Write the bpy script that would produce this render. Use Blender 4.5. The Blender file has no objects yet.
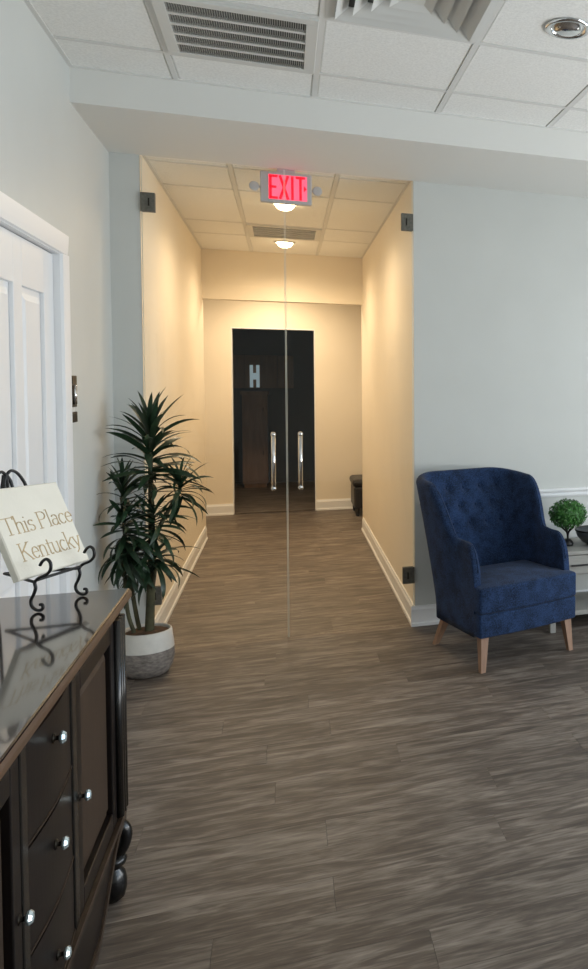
import bpy, bmesh, math, random
from mathutils import Vector, Matrix
random.seed(7)
S = bpy.context.scene
COL = S.collection

# ------------------------------------------------------------------ camera
F_PX, PX, PY = 805.64, 604.15, 414.97
PITCH, ROLL, YAW = -0.0400, 0.0057, -0.3775
cy_, sy_ = math.cos(YAW), math.sin(YAW)
f0, r0, u0 = Vector((-sy_, cy_, 0)), Vector((cy_, sy_, 0)), Vector((0, 0, 1))
fw = math.cos(PITCH) * f0 + math.sin(PITCH) * u0
up = -math.sin(PITCH) * f0 + math.cos(PITCH) * u0
rr = math.cos(ROLL) * r0 + math.sin(ROLL) * up
uu = -math.sin(ROLL) * r0 + math.cos(ROLL) * up
cd = bpy.data.cameras.new('camera')
cam = bpy.data.objects.new('camera', cd)
COL.objects.link(cam)
M = Matrix((rr, uu, -fw)).transposed().to_4x4()
M.translation = Vector((-0.0326, -5.1882, 1.5617))
cam.matrix_world = M
cd.sensor_fit = 'AUTO'
cd.sensor_width = 36.0
cd.lens = F_PX * 36.0 / 969.0
cd.shift_x = (294.0 - PX) / 969.0
cd.shift_y = (PY - 484.5) / 969.0
cd.clip_start = 0.05
S.camera = cam

# ------------------------------------------------------------------ world, exposure
S.view_settings.view_transform = 'Standard'
S.view_settings.look = 'None'
S.view_settings.gamma = 1.0
S.view_settings.use_curve_mapping = False
S.view_settings.exposure = 0.0
S.cycles.use_denoising = True
S.cycles.max_bounces = 10
S.cycles.diffuse_bounces = 6
S.cycles.sample_clamp_indirect = 6.0
w = bpy.data.worlds.new('sky'); S.world = w
w.use_nodes = True
bg = w.node_tree.nodes['Background']
bg.inputs[0].default_value = (0.62, 0.78, 1.0, 1); bg.inputs[1].default_value = 1.2

def area(name, loc, direction, sx, sy, power, color):
    l = bpy.data.lights.new(name, 'AREA'); l.shape = 'RECTANGLE'; l.size = sx; l.size_y = sy
    l.energy = power; l.color = color
    o = bpy.data.objects.new(name, l); COL.objects.link(o)
    o.location = loc
    o.rotation_euler = Vector(direction).to_track_quat('-Z', 'Y').to_euler()
    return o
DAY = (0.63, 0.81, 1.0)
UPLIGHT = (1.0, 0.95, 0.86)
XW, YB = 4.40, -8.0            # right wall (windows), rear wall
WIN = [(-1.9, 1.5), (-3.9, 1.5), (-5.9, 1.5)]    # window centres / widths on the right wall
for yc, ww in WIN:
    area('window_sky_light', (XW + 0.16, yc, 1.45), (-1, 0, -0.45), ww, 1.8, 38, DAY)
    area('window_ground_bounce', (XW + 0.14, yc, 0.85), (-1, 0, 1.0), ww, 0.9, 50, UPLIGHT)  # added upward light, brightens the ceiling and the beam underside

# ------------------------------------------------------------------ helpers
def lin(c):
    return tuple(((v / 255.0) / 12.92 if v / 255.0 <= 0.04045 else ((v / 255.0 + 0.055) / 1.055) ** 2.4) for v in c)

def mat(name, rgb, rough=0.6, metal=0.0, spec=0.5, var=0.0, vscale=8.0, bump=0.0, bscale=80.0, coat=0.0, stretch=None):
    m = bpy.data.materials.new(name); m.use_nodes = True
    nt = m.node_tree; b = nt.nodes['Principled BSDF']
    c = lin(rgb)
    b.inputs['Base Color'].default_value = (*c, 1)
    b.inputs['Roughness'].default_value = rough
    b.inputs['Metallic'].default_value = metal
    b.inputs['Specular IOR Level'].default_value = spec
    b.inputs['Coat Weight'].default_value = coat
    if var or bump:
        tc = nt.nodes.new('ShaderNodeTexCoord'); mp = nt.nodes.new('ShaderNodeMapping')
        nt.links.new(tc.outputs['Object'], mp.inputs[0])
        if stretch: mp.inputs['Scale'].default_value = stretch
    if var:
        n = nt.nodes.new('ShaderNodeTexNoise'); n.inputs['Scale'].default_value = vscale; n.inputs['Detail'].default_value = 6
        nt.links.new(mp.outputs[0], n.inputs['Vector'])
        r = nt.nodes.new('ShaderNodeValToRGB')
        r.color_ramp.elements[0].position = 0.3; r.color_ramp.elements[1].position = 0.7
        r.color_ramp.elements[0].color = (*[max(0, v * (1 - var)) for v in c], 1)
        r.color_ramp.elements[1].color = (*[min(1, v * (1 + var)) for v in c], 1)
        nt.links.new(n.outputs[0], r.inputs[0]); nt.links.new(r.outputs[0], b.inputs['Base Color'])
    if bump:
        n2 = nt.nodes.new('ShaderNodeTexNoise'); n2.inputs['Scale'].default_value = bscale; n2.inputs['Detail'].default_value = 3
        nt.links.new(mp.outputs[0], n2.inputs['Vector'])
        bp = nt.nodes.new('ShaderNodeBump'); bp.inputs['Strength'].default_value = bump; bp.inputs['Distance'].default_value = 0.004
        nt.links.new(n2.outputs[0], bp.inputs['Height']); nt.links.new(bp.outputs[0], b.inputs['Normal'])
    return m

def emis(name, rgb, strength):
    m = mat(name, rgb, 0.5)
    b = m.node_tree.nodes['Principled BSDF']
    b.inputs['Emission Color'].default_value = (*lin(rgb), 1); b.inputs['Emission Strength'].default_value = strength
    return m

class MB:
    def __init__(s): s.v = []; s.f = []; s.sm = []
    def add(s, vs, fs, smooth=False):
        o = len(s.v); s.v += [tuple(v) for v in vs]
        for f in fs: s.f.append([i + o for i in f]); s.sm.append(smooth)
        return s
    def box(s, a, b, ch=0.0):
        x0, y0, z0 = [min(p, q) for p, q in zip(a, b)]; x1, y1, z1 = [max(p, q) for p, q in zip(a, b)]
        if ch <= 0:
            s.add([(x0,y0,z0),(x1,y0,z0),(x1,y1,z0),(x0,y1,z0),(x0,y0,z1),(x1,y0,z1),(x1,y1,z1),(x0,y1,z1)],
                  [(0,3,2,1),(4,5,6,7),(0,1,5,4),(1,2,6,5),(2,3,7,6),(3,0,4,7)])
        else:
            bm = bmesh.new(); bmesh.ops.create_cube(bm, size=1)
            for v in bm.verts: v.co = Vector(((x0+x1)/2 + v.co.x*(x1-x0), (y0+y1)/2 + v.co.y*(y1-y0), (z0+z1)/2 + v.co.z*(z1-z0)))
            bmesh.ops.bevel(bm, geom=list(bm.edges), offset=ch, segments=2, profile=0.5, affect='EDGES')
            bm.verts.index_update()
            s.add([v.co[:] for v in bm.verts], [[v.index for v in f.verts] for f in bm.faces]); bm.free()
        return s
    def prism(s, prof, axis, a, b, closed=True):
        # prof: list of 2d points in the plane of the two other axes (order x,y,z without axis)
        n = len(prof)
        def P(p, t):
            q = list(p); q.insert(axis, t); return tuple(q)
        vs = [P(p, a) for p in prof] + [P(p, b) for p in prof]
        fs = [(i, (i+1) % n, n + (i+1) % n, n + i) for i in range(n)]
        fs += [tuple(range(n))[::-1], tuple(range(n, 2*n))]
        return s.add(vs, fs)
    def lathe(s, prof, c, seg=24, axis=2, smooth=True, caps=True):
        vs = []; fs = []
        n = len(prof)
        for r, h in prof:
            for k in range(seg):
                a = 2*math.pi*k/seg
                q = [r*math.cos(a), r*math.sin(a)]; q.insert(axis, h)
                vs.append((c[0]+q[0], c[1]+q[1], c[2]+q[2]))
        for i in range(n-1):
            for k in range(seg):
                fs.append((i*seg+k, i*seg+(k+1) % seg, (i+1)*seg+(k+1) % seg, (i+1)*seg+k))
        if caps:
            fs.append(tuple(range(seg))[::-1]); fs.append(tuple(range((n-1)*seg, n*seg)))
        return s.add(vs, fs, smooth)
    def tube(s, pts, rad, seg=8, smooth=True):
        pts = [Vector(p) for p in pts]; n = len(pts)
        rads = rad if isinstance(rad, (list, tuple)) else [rad]*n
        vs = []; fs = []
        t0 = (pts[1]-pts[0]).normalized()
        a = Vector((0,0,1)) if abs(t0.z) < 0.9 else Vector((1,0,0))
        nrm = t0.cross(a).normalized()
        for i, p in enumerate(pts):
            t = (pts[min(i+1, n-1)] - pts[max(i-1, 0)]).normalized()
            nrm = (nrm - t*nrm.dot(t)).normalized(); bn = t.cross(nrm)
            for k in range(seg):
                an = 2*math.pi*k/seg
                vs.append(p + rads[i]*(math.cos(an)*nrm + math.sin(an)*bn))
        for i in range(n-1):
            for k in range(seg):
                fs.append((i*seg+k, i*seg+(k+1) % seg, (i+1)*seg+(k+1) % seg, (i+1)*seg+k))
        fs.append(tuple(range(seg))[::-1]); fs.append(tuple(range((n-1)*seg, n*seg)))
        return s.add(vs, fs, smooth)
    def mesh(s, name, m, off=(0,0,0)):
        me = bpy.data.meshes.new(name)
        me.from_pydata([(v[0]-off[0], v[1]-off[1], v[2]-off[2]) for v in s.v], [], s.f)
        for p, q in zip(me.polygons, s.sm): p.use_smooth = q
        me.validate(); me.update()
        bm = bmesh.new(); bm.from_mesh(me); bmesh.ops.recalc_face_normals(bm, faces=bm.faces); bm.to_mesh(me); bm.free()
        me.materials.append(m)
        return me
    def build(s, name, m, parent=None, off=(0,0,0)):
        o = bpy.data.objects.new(name, s.mesh(name, m, off)); COL.objects.link(o)
        if parent: o.parent = parent
        else: o.location = off
        return o

def link(name, me, parent=None, loc=(0,0,0), rot=None):
    o = bpy.data.objects.new(name, me); COL.objects.link(o); o.parent = parent; o.location = loc
    if rot: o.rotation_euler = rot
    return o
def tag(o, label=None, cat=None, group=None, kind=None):
    if label: o['label'] = label
    if cat: o['category'] = cat
    if group: o['group'] = group
    if kind: o['kind'] = kind
    return o
def thing(name, label, cat, loc=(0,0,0), rz=0, group=None):
    o = bpy.data.objects.new(name, None); COL.objects.link(o); o.location = loc; o.rotation_euler = (0,0,rz)
    o.empty_display_size = 0.1
    return tag(o, label, cat, group)
def struct(o, label, cat): return tag(o, label, cat, kind='structure')
def smooth_pts(pts, n=8):
    # Catmull-Rom through pts
    P = [Vector(p) for p in pts]; P = [2*P[0]-P[1]] + P + [2*P[-1]-P[-2]]
    out = []
    for i in range(1, len(P)-2):
        for k in range(n):
            t = k/n
            a, b, c, d = P[i-1], P[i], P[i+1], P[i+2]
            out.append(0.5*((2*b) + (c-a)*t + (2*a-5*b+4*c-d)*t*t + (3*b-a-3*c+d)*t**3))
    out.append(P[-2]); return out

# ------------------------------------------------------------------ materials
WALL = mat('wall_paint', (203, 205, 201), 0.45, spec=0.4, var=0.02, vscale=3, bump=0.06, bscale=160)
WALL_BRIGHT = mat('corridor_cream_paint', (236, 226, 208), 0.45, spec=0.4, var=0.02, vscale=3, bump=0.06, bscale=160)  # wall colour raised and warmed to put more light into the corridor
BEAM = mat('white_beam_paint', (226, 226, 222), 0.6, spec=0.3, bump=0.06, bscale=160)
WHITE = mat('white_trim_paint', (236, 237, 238), 0.32, spec=0.5)
TILE = mat('ceiling_tile', (242, 242, 239), 0.9, spec=0.1, var=0.07, vscale=90, bump=0.35, bscale=260)
GRID = mat('ceiling_grid_metal', (222, 222, 219), 0.5, spec=0.4)
VENT = mat('vent_enamel', (214, 214, 210), 0.45, spec=0.4)
DARKV = mat('vent_dark', (84, 84, 80), 0.8)
FIN = mat('vent_fin', (172, 172, 167), 0.6)
CHROME = mat('chrome', (225, 225, 225), 0.12, metal=1.0)
STEEL = mat('dark_brushed_steel', (104, 102, 94), 0.4, metal=0.4, var=0.25, vscale=60)
BRONZE = mat('dark_bronze', (45, 40, 34), 0.4, metal=0.7)
IRON = mat('black_iron', (18, 17, 18), 0.4, spec=0.5)
WOODD = mat('dark_stained_wood', (19, 14, 13), 0.36, spec=0.25, var=0.35, vscale=6, stretch=(8, 8, 1), bump=0.08, bscale=60)
WOODB = mat('black_lacquered_wood', (11, 10, 10), 0.25, spec=0.5, var=0.2)
WOODP = mat('brown_panel_wood', (54, 41, 31), 0.45, spec=0.35, var=0.25, vscale=5, stretch=(10, 10, 1.2), bump=0.08, bscale=60)
WOODE = mat('worn_brown_edge', (84, 62, 45), 0.4, spec=0.5, var=0.2, vscale=6, stretch=(6, 1, 6))  # lighter brown stands for the light falling on the top's edge
TOPM = mat('polished_dark_top', (34, 26, 24), 0.09, spec=0.6, var=0.3, vscale=3, stretch=(6, 1, 1), coat=0.3)
NAVY = None
LEG = mat('light_oak_leg', (150, 118, 96), 0.5, var=0.15, vscale=8, stretch=(6, 6, 1))
CERW = mat('white_ceramic_glaze', (212, 208, 200), 0.5, var=0.05, vscale=30, bump=0.2, bscale=60)
CERG = mat('grey_washed_ceramic', (128, 120, 113), 0.75, var=0.4, vscale=34, bump=0.7, bscale=70, stretch=(1, 1, 2.2))
SOIL = mat('brown_moss', (84, 62, 44), 0.95, var=0.4, vscale=40, bump=1.0, bscale=60)
BARK = mat('cane_bark', (74, 72, 50), 0.85, var=0.35, vscale=20, bump=0.6, bscale=60)
LEAF = mat('dark_green_leaf', (34, 56, 36), 0.4, spec=0.5, var=0.4, vscale=9)
LEAF2 = mat('bright_green_leaf', (58, 112, 44), 0.5, var=0.45, vscale=25)
TWIG = mat('dark_twig', (26, 20, 16), 0.8)
SIGN = mat('cream_board', (232, 226, 212), 0.7, var=0.03, vscale=12, bump=0.15, bscale=120)
GOLD = mat('tan_lettering', (188, 164, 124), 0.6, var=0.2, vscale=30)
BLACKL = mat('black_leather', (30, 26, 24), 0.42, bump=0.3, bscale=120)
CONS = mat('pale_grey_paint', (158, 156, 149), 0.5, var=0.06, vscale=12, stretch=(1, 6, 6))
BOWL = mat('dark_grey_ceramic', (70, 74, 76), 0.35, var=0.15)
BROWN = mat('brown_wood_far', (112, 84, 62), 0.5, var=0.2, vscale=4, stretch=(6, 6, 1))
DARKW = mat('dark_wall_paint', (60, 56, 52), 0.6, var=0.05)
PALE = emis('pale_blue_letter', (205, 226, 234), 0.3)  # weak glow added to brighten the letter in the dark room
BLACKP = mat('black_plastic', (26, 26, 27), 0.45)

def fabric():
    m = mat('navy_fabric', (42, 62, 104), 0.9, spec=0.2)
    nt = m.node_tree; b = nt.nodes['Principled BSDF']
    b.inputs['Sheen Weight'].default_value = 0.05; b.inputs['Sheen Roughness'].default_value = 0.5
    tc = nt.nodes.new('ShaderNodeTexCoord')
    n = nt.nodes.new('ShaderNodeTexNoise'); n.inputs['Scale'].default_value = 170; n.inputs['Detail'].default_value = 4
    n3 = nt.nodes.new('ShaderNodeTexNoise'); n3.inputs['Scale'].default_value = 14; n3.inputs['Detail'].default_value = 4
    nt.links.new(tc.outputs['Object'], n.inputs[0]); nt.links.new(tc.outputs['Object'], n3.inputs[0])
    add = nt.nodes.new('ShaderNodeMath'); add.operation = 'MULTIPLY_ADD'; add.inputs[1].default_value = 0.65
    sc = nt.nodes.new('ShaderNodeMath'); sc.operation = 'MULTIPLY'; sc.inputs[1].default_value = 0.35
    nt.links.new(n3.outputs[0], sc.inputs[0]); nt.links.new(n.outputs[0], add.inputs[0]); nt.links.new(sc.outputs[0], add.inputs[2])
    r = nt.nodes.new('ShaderNodeValToRGB')
    r.color_ramp.elements[0].position = 0.40; r.color_ramp.elements[1].position = 0.60
    r.color_ramp.elements[0].color = (*lin((17, 29, 50)), 1); r.color_ramp.elements[1].color = (*lin((40, 62, 98)), 1)
    nt.links.new(add.outputs[0], r.inputs[0]); nt.links.new(r.outputs[0], b.inputs['Base Color'])
    bp = nt.nodes.new('ShaderNodeBump'); bp.inputs['Strength'].default_value = 0.5; bp.inputs['Distance'].default_value = 0.002
    nt.links.new(n.outputs[0], bp.inputs['Height']); nt.links.new(bp.outputs[0], b.inputs['Normal'])
    return m
NAVY = fabric()

def plank_mat():
    m = bpy.data.materials.new('grey_brown_plank'); m.use_nodes = True
    nt = m.node_tree; b = nt.nodes['Principled BSDF']; L = nt.links.new
    b.inputs['Specular IOR Level'].default_value = 0.32
    tc = nt.nodes.new('ShaderNodeTexCoord'); oi = nt.nodes.new('ShaderNodeObjectInfo')
    off = nt.nodes.new('ShaderNodeVectorMath'); off.operation = 'MULTIPLY_ADD'
    cmb = nt.nodes.new('ShaderNodeCombineXYZ')
    for i in range(3): L(oi.outputs['Random'], cmb.inputs[i])
    off.inputs[1].default_value = (47, 31, 13)
    L(cmb.outputs[0], off.inputs[0]); L(tc.outputs['Object'], off.inputs[2])
    def noise(scale, vec, det=5, dist=0.0, rough=0.55):
        mp = nt.nodes.new('ShaderNodeMapping'); mp.inputs['Scale'].default_value = vec
        L(off.outputs[0], mp.inputs[0])
        n = nt.nodes.new('ShaderNodeTexNoise'); n.inputs['Scale'].default_value = scale; n.inputs['Detail'].default_value = det
        n.inputs['Distortion'].default_value = dist; n.inputs['Roughness'].default_value = rough
        L(mp.outputs[0], n.inputs['Vector']); return n.outputs[0]
    streak = noise(1.0, (2.7, 15, 1), 6, 1.3)
    fine = noise(1.0, (11.0, 110, 1), 4, 0.4)
    big = noise(1.0, (0.8, 3.0, 1), 3)
    r = nt.nodes.new('ShaderNodeValToRGB'); e = r.color_ramp.elements
    e[0].position = 0.33; e[0].color = (*lin((60, 54, 49)), 1)
    e[1].position = 0.73; e[1].color = (*lin((152, 142, 131)), 1)
    q = r.color_ramp.elements.new(0.50); q.color = (*lin((94, 84, 76)), 1)
    mx = nt.nodes.new('ShaderNodeMath'); mx.operation = 'MULTIPLY_ADD'; mx.inputs[1].default_value = 0.34; 
    m2 = nt.nodes.new('ShaderNodeMath'); m2.operation = 'MULTIPLY'; m2.inputs[1].default_value = 0.60
    m3 = nt.nodes.new('ShaderNodeMath'); m3.operation = 'MULTIPLY_ADD'; m3.inputs[1].default_value = 0.12
    L(streak, m2.inputs[0]); L(fine, mx.inputs[0]); L(m2.outputs[0], mx.inputs[2]); L(big, m3.inputs[0]); L(mx.outputs[0], m3.inputs[2])
    L(m3.outputs[0], r.inputs[0])
    hv = nt.nodes.new('ShaderNodeHueSaturation')
    mr = nt.nodes.new('ShaderNodeMapRange'); mr.inputs['To Min'].default_value = 0.92; mr.inputs['To Max'].default_value = 1.07
    L(oi.outputs['Random'], mr.inputs[0]); L(mr.outputs[0], hv.inputs['Value']); L(r.outputs[0], hv.inputs['Color'])
    L(hv.outputs[0], b.inputs['Base Color'])
    rg = nt.nodes.new('ShaderNodeMapRange'); rg.inputs['To Min'].default_value = 0.42; rg.inputs['To Max'].default_value = 0.58
    L(fine, rg.inputs[0]); L(rg.outputs[0], b.inputs['Roughness'])
    bp = nt.nodes.new('ShaderNodeBump'); bp.inputs['Strength'].default_value = 0.25; bp.inputs['Distance'].default_value = 0.002
    L(fine, bp.inputs['Height']); L(bp.outputs[0], b.inputs['Normal'])
    return m
PLANK = plank_mat()
SUBF = mat('subfloor_grey', (60, 54, 50), 0.6)

def glass_mat():
    m = bpy.data.materials.new('clear_glass'); m.use_nodes = True
    nt = m.node_tree; nt.nodes.clear(); L = nt.links.new
    out = nt.nodes.new('ShaderNodeOutputMaterial'); mix = nt.nodes.new('ShaderNodeMixShader')
    tr = nt.nodes.new('ShaderNodeBsdfTransparent'); tr.inputs[0].default_value = (0.975, 0.985, 0.98, 1)
    gl = nt.nodes.new('ShaderNodeBsdfGlossy'); gl.inputs['Roughness'].default_value = 0.02
    lw = nt.nodes.new('ShaderNodeLayerWeight'); lw.inputs['Blend'].default_value = 0.5
    pw = nt.nodes.new('ShaderNodeMath'); pw.operation = 'POWER'; pw.inputs[1].default_value = 5
    ma = nt.nodes.new('ShaderNodeMath'); ma.operation = 'MULTIPLY_ADD'; ma.inputs[1].default_value = 0.6; ma.inputs[2].default_value = 0.025
    L(lw.outputs['Facing'], pw.inputs[0]); L(pw.outputs[0], ma.inputs[0]); L(ma.outputs[0], mix.inputs[0])
    L(tr.outputs[0], mix.inputs[1]); L(gl.outputs[0], mix.inputs[2]); L(mix.outputs[0], out.inputs[0])
    return m
GLASS = glass_mat()
def edge_mat():
    m = bpy.data.materials.new('polished_glass_edge'); m.use_nodes = True
    nt = m.node_tree; nt.nodes.clear(); L = nt.links.new
    out = nt.nodes.new('ShaderNodeOutputMaterial'); mix = nt.nodes.new('ShaderNodeMixShader'); mix.inputs[0].default_value = 0.7
    d = nt.nodes.new('ShaderNodeBsdfDiffuse'); d.inputs[0].default_value = (0.8, 0.84, 0.82, 1)
    t = nt.nodes.new('ShaderNodeBsdfTranslucent'); t.inputs[0].default_value = (0.8, 0.84, 0.82, 1)
    L(d.outputs[0], mix.inputs[1]); L(t.outputs[0], mix.inputs[2]); L(mix.outputs[0], out.inputs[0])
    return m
GEDGE = edge_mat()

# ------------------------------------------------------------------ dimensions
XL = -0.9234                      # left wall
CL, CR = -0.7747, 0.7281          # corridor walls / glass door opening
H1, HC, H2 = 2.8165, 2.84, 2.9744 # soffit, corridor ceiling, main ceiling
YBM = -0.8595                     # beam front
LC, HH = 3.5866, 2.3604           # corridor length, header underside
YF = 5.0949                       # far hall wall
DX0, DX1, DZ = -0.606, 0.311, 2.18
T = 0.6096
WT = 0.12
HALLX = 2.6

# ------------------------------------------------------------------ floor: planks one by one
fl = MB().box((-3.0, YB - 0.1, -0.12), (XW + 0.1, 8.4, -0.008)).build('floor', SUBF)
struct(fl, 'grey-brown wood-look plank floor running through both rooms', 'floor')
PW, PL, G = 0.178, 1.22, 0.0005
def plank(x0, x1, y0, y1):
    c = ((x0+x1)/2, (y0+y1)/2, 0)
    hx, hy = (x1-x0)/2 - G/2, (y1-y0)/2 - G/2
    b = 0.0007
    vs = [(-hx,-hy,-0.008),(hx,-hy,-0.008),(hx,hy,-0.008),(-hx,hy,-0.008),
          (-hx,-hy,-b),(hx,-hy,-b),(hx,hy,-b),(-hx,hy,-b),
          (-hx+b,-hy+b,0),(hx-b,-hy+b,0),(hx-b,hy-b,0),(-hx+b,hy-b,0)]
    fs = [(0,1,5,4),(1,2,6,5),(2,3,7,6),(3,0,4,7),(4,5,9,8),(5,6,10,9),(6,7,11,10),(7,4,8,11),(8,9,10,11)]
    me = MB().add(vs, fs).mesh('plank', PLANK)
    return link('plank', me, fl, c)
rows = []
y = -5.24
k = 0
while y < YF - 0.02:
    y1 = min(y + PW, YF + 0.1)
    if y1 <= 0.001: xa, xb = XL, 3.2
    elif y < LC - 0.01: xa, xb = CL, CR
    else: xa, xb = -1.5, 1.5
    if y < 0 < y1:
        spans = [(XL, 3.2, y, -0.0005), (CL, CR, -0.0005, y1)]
    elif y < LC < y1:
        spans = [(CL, CR, y, LC), (-1.5, 1.5, LC, y1)]
    else: spans = [(xa, xb, y, y1)]
    ph = (k * 0.437 + random.uniform(-.12, .12)) % 1.0
    for (sa, sb, ya, yb_) in spans:
        x = -3.6 + ph * PL
        while x < sb:
            a, b_ = max(x, sa), min(x + PL, sb)
            if b_ - a > 0.03 and yb_ - ya > 0.01: plank(a, b_, ya, yb_)
            x += PL
    y += PW; k += 1
rest = MB()
rest.box((XL, YB, -0.008), (XW, -5.2405, -0.0004)); rest.box((3.2, -5.24, -0.008), (XW, 0, -0.0004))
rest.box((DX0, YF + 0.1, -0.008), (DX1, 5.3, -0.0005)); rest.box((-2.9, 5.3, -0.008), (1.6, 8.3, -0.0005))
rest.box((-HALLX, LC + WT, -0.008), (-1.5, YF, -0.0005)); rest.box((1.5, LC + WT, -0.008), (HALLX, YF, -0.0005))
ro = rest.build('far_planking', PLANK, fl)

# ------------------------------------------------------------------ walls
ZT = 3.05
wl = MB()
DY0, DY1, DOORH = -2.07, -1.10, 2.10            # panelled door opening on the left wall
wl.box((XL - 0.15, YB, 0), (XL, DY0 - .02, ZT)); wl.box((XL - 0.15, DY1 + .02, 0), (XL, 0.0, ZT)); wl.box((XL - 0.15, DY0 - .02, DOORH + .02), (XL, DY1 + .02, ZT))
wl.box((XL - 0.15, DY0 - 0.02, 0), (XL - 0.11, DY1 + .02, DOORH + .02))
struct(wl.build('wall_left', WALL), 'pale painted wall on the left with the white panelled door', 'wall')
struct(MB().box((XL - 0.15, 0, 0), (CL, .012, ZT)).build('wall_front_left', WALL), 'narrow pale wall strip between the left wall and the glass doors', 'wall')
wfl = MB().box((XL - 0.15, .012, 0), (CL, LC, ZT)).build('wall_corridor_left', WALL_BRIGHT)
struct(wfl, 'warm lit corridor wall behind the potted plant', 'wall')
wfr = MB().box((CR, 0, 0), (XW, .012, ZT)).build('wall_front', WALL)
struct(MB().box((CR, .012, 0), (CR + WT, LC, ZT)).build('wall_corridor_right', WALL_BRIGHT), 'warm lit corridor wall on the right of the glass doors', 'wall')
struct(wfr, 'pale grey wall behind the blue armchair', 'wall')
hd = MB().box((CL, LC, HH), (CR, LC + WT, ZT)).box((-HALLX, LC, 0), (CL, LC + WT, ZT)).box((CR, LC, 0), (HALLX, LC + WT, ZT)).build('wall_header', WALL_BRIGHT)
struct(hd, 'dropped header wall at the far end of the corridor', 'wall')
wf = MB().box((-HALLX, YF, 0), (DX0, YF + WT, ZT)).box((DX1, YF, 0), (HALLX, YF + WT, ZT)).box((DX0, YF, DZ), (DX1, YF + WT, ZT)).build('wall_far', WALL_BRIGHT)
struct(wf, 'warm lit far hall wall around the dark doorway', 'wall')
struct(MB().box((-HALLX - .1, LC, 0), (-HALLX, YF + WT, ZT)).build('wall_hall_left', WALL_BRIGHT), 'end wall of the cross hall on the left', 'wall')
struct(MB().box((HALLX, LC, 0), (HALLX + .1, YF + WT, ZT)).build('wall_hall_right', WALL_BRIGHT), 'end wall of the cross hall on the right', 'wall')
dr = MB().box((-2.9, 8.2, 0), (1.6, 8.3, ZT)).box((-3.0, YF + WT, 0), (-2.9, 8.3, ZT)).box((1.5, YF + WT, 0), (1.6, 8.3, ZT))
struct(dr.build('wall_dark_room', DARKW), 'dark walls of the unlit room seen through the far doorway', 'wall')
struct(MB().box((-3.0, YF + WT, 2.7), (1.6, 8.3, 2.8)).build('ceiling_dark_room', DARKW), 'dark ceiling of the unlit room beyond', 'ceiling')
# right wall with windows, rear wall with window
wr = MB(); ys = sorted([(yc - ww/2, yc + ww/2) for yc, ww in WIN])
Z0, Z1 = 0.35, 2.35
prev = YB
for a, b in ys:
    wr.box((XW, prev, 0), (XW + .12, a, ZT)); wr.box((XW, a, 0), (XW + .12, b, Z0)); wr.box((XW, a, Z1), (XW + .12, b, ZT)); prev = b
wr.box((XW, prev, 0), (XW + .12, 0.12, ZT))
struct(wr.build('wall_right', WALL), 'window wall on the right, outside the picture', 'wall')
wb = MB().box((XL, YB - .12, 0), (XW, YB, ZT))
struct(wb.build('wall_rear', WALL), 'rear wall behind the viewer', 'wall')
n = 1
for a, b in ys:
    m = MB(); xx = XW + .03
    m.box((xx, a, Z0), (xx + .05, a + .05, Z1)); m.box((xx, b - .05, Z0), (xx + .05, b, Z1)); m.box((xx, a + .05, Z0), (xx + .05, b - .05, Z0 + .05)); m.box((xx, a + .05, Z1 - .05), (xx + .05, b - .05, Z1))
    m.box((xx, (a + b)/2 - .02, Z0 + .05), (xx + .05, (a + b)/2 + .02, Z1 - .05))
    struct(m.build('window_%d' % n, WHITE), 'white framed daylight window in the right wall, %s' % ('farthest from the glass doors', 'middle one of three', 'nearest the blue armchair')[n - 1], 'window'); n += 1
bm_ = MB().box((XL, YBM, H1), (XW, 0.0, ZT)).build('ceiling_beam', BEAM)
struct(bm_, 'wide dropped beam across the room above the glass doors', 'beam')

# ------------------------------------------------------------------ ceilings
ce = MB().box((XL, YB, H2 + 0.03), (XW, YBM, H2 + 0.09)).build('ceiling', GRID)
struct(ce, 'suspended ceiling of speckled white tiles above the lounge', 'ceiling')
X0, Y0 = -0.4926, -1.2004
def tiles(parent, xs, ys, z, skip=()):
    for i in range(len(xs) - 1):
        for j in range(len(ys) - 1):
            if (i, j) in skip: continue
            a, b, c, d = xs[i] + .011, xs[i+1] - .011, ys[j] + .011, ys[j+1] - .011
            cx, cy = (a+b)/2, (c+d)/2; hx, hy = (b-a)/2, (d-c)/2; e = .008
            vs = [(-hx-.008,-hy-.008,.006),(hx+.008,-hy-.008,.006),(hx+.008,hy+.008,.006),(-hx-.008,hy+.008,.006),
                  (-hx,-hy,.004),(hx,-hy,.004),(hx,hy,.004),(-hx,hy,.004),
                  (-hx+e,-hy+e,-.002),(hx-e,-hy+e,-.002),(hx-e,hy-e,-.002),(-hx+e,hy-e,-.002)]
            fs = [(0,1,5,4),(1,2,6,5),(2,3,7,6),(3,0,4,7),(4,5,9,8),(5,6,10,9),(6,7,11,10),(7,4,8,11),(8,9,10,11)]
            link('ceiling_tile', MB().add(vs, fs).mesh('ceiling_tile', TILE), parent, (cx, cy, z + .003))
def bars(parent, xs, ys, z, xa, xb, ya, yb):
    for x in xs:
        MB().box((x - .012, ya, z), (x + .012, yb, z + .012)).build('grid_bar', GRID, parent)
    for y_ in ys:
        MB().box((xa, y_ - .012, z + .0005), (xb, y_ + .012, z + .012)).build('grid_bar', GRID, parent)
xs = [XL] + [X0 + i*T for i in range(8)]
ys_ = [YBM] + [Y0 - j*T for j in range(8)]
ys_ = sorted(ys_)
jv = len(ys_) - 3       # tile row that ends at Y0
jd = jv - 1
tiles(ce, xs, ys_, H2, skip=((1, jv), (2, jd)))
bars(ce, xs[1:], ys_[:-1], H2 - .002, XL, xs[-1], ys_[0], YBM)
MB().box((XL, ys_[0], H2 - .003), (XL + .018, YBM, H2 + .012)).build('wall_angle', GRID, ce)
MB().box((XL + .018, YBM - .018, H2 - .003), (XW, YBM, H2 + .012)).build('wall_angle', GRID, ce)
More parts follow.
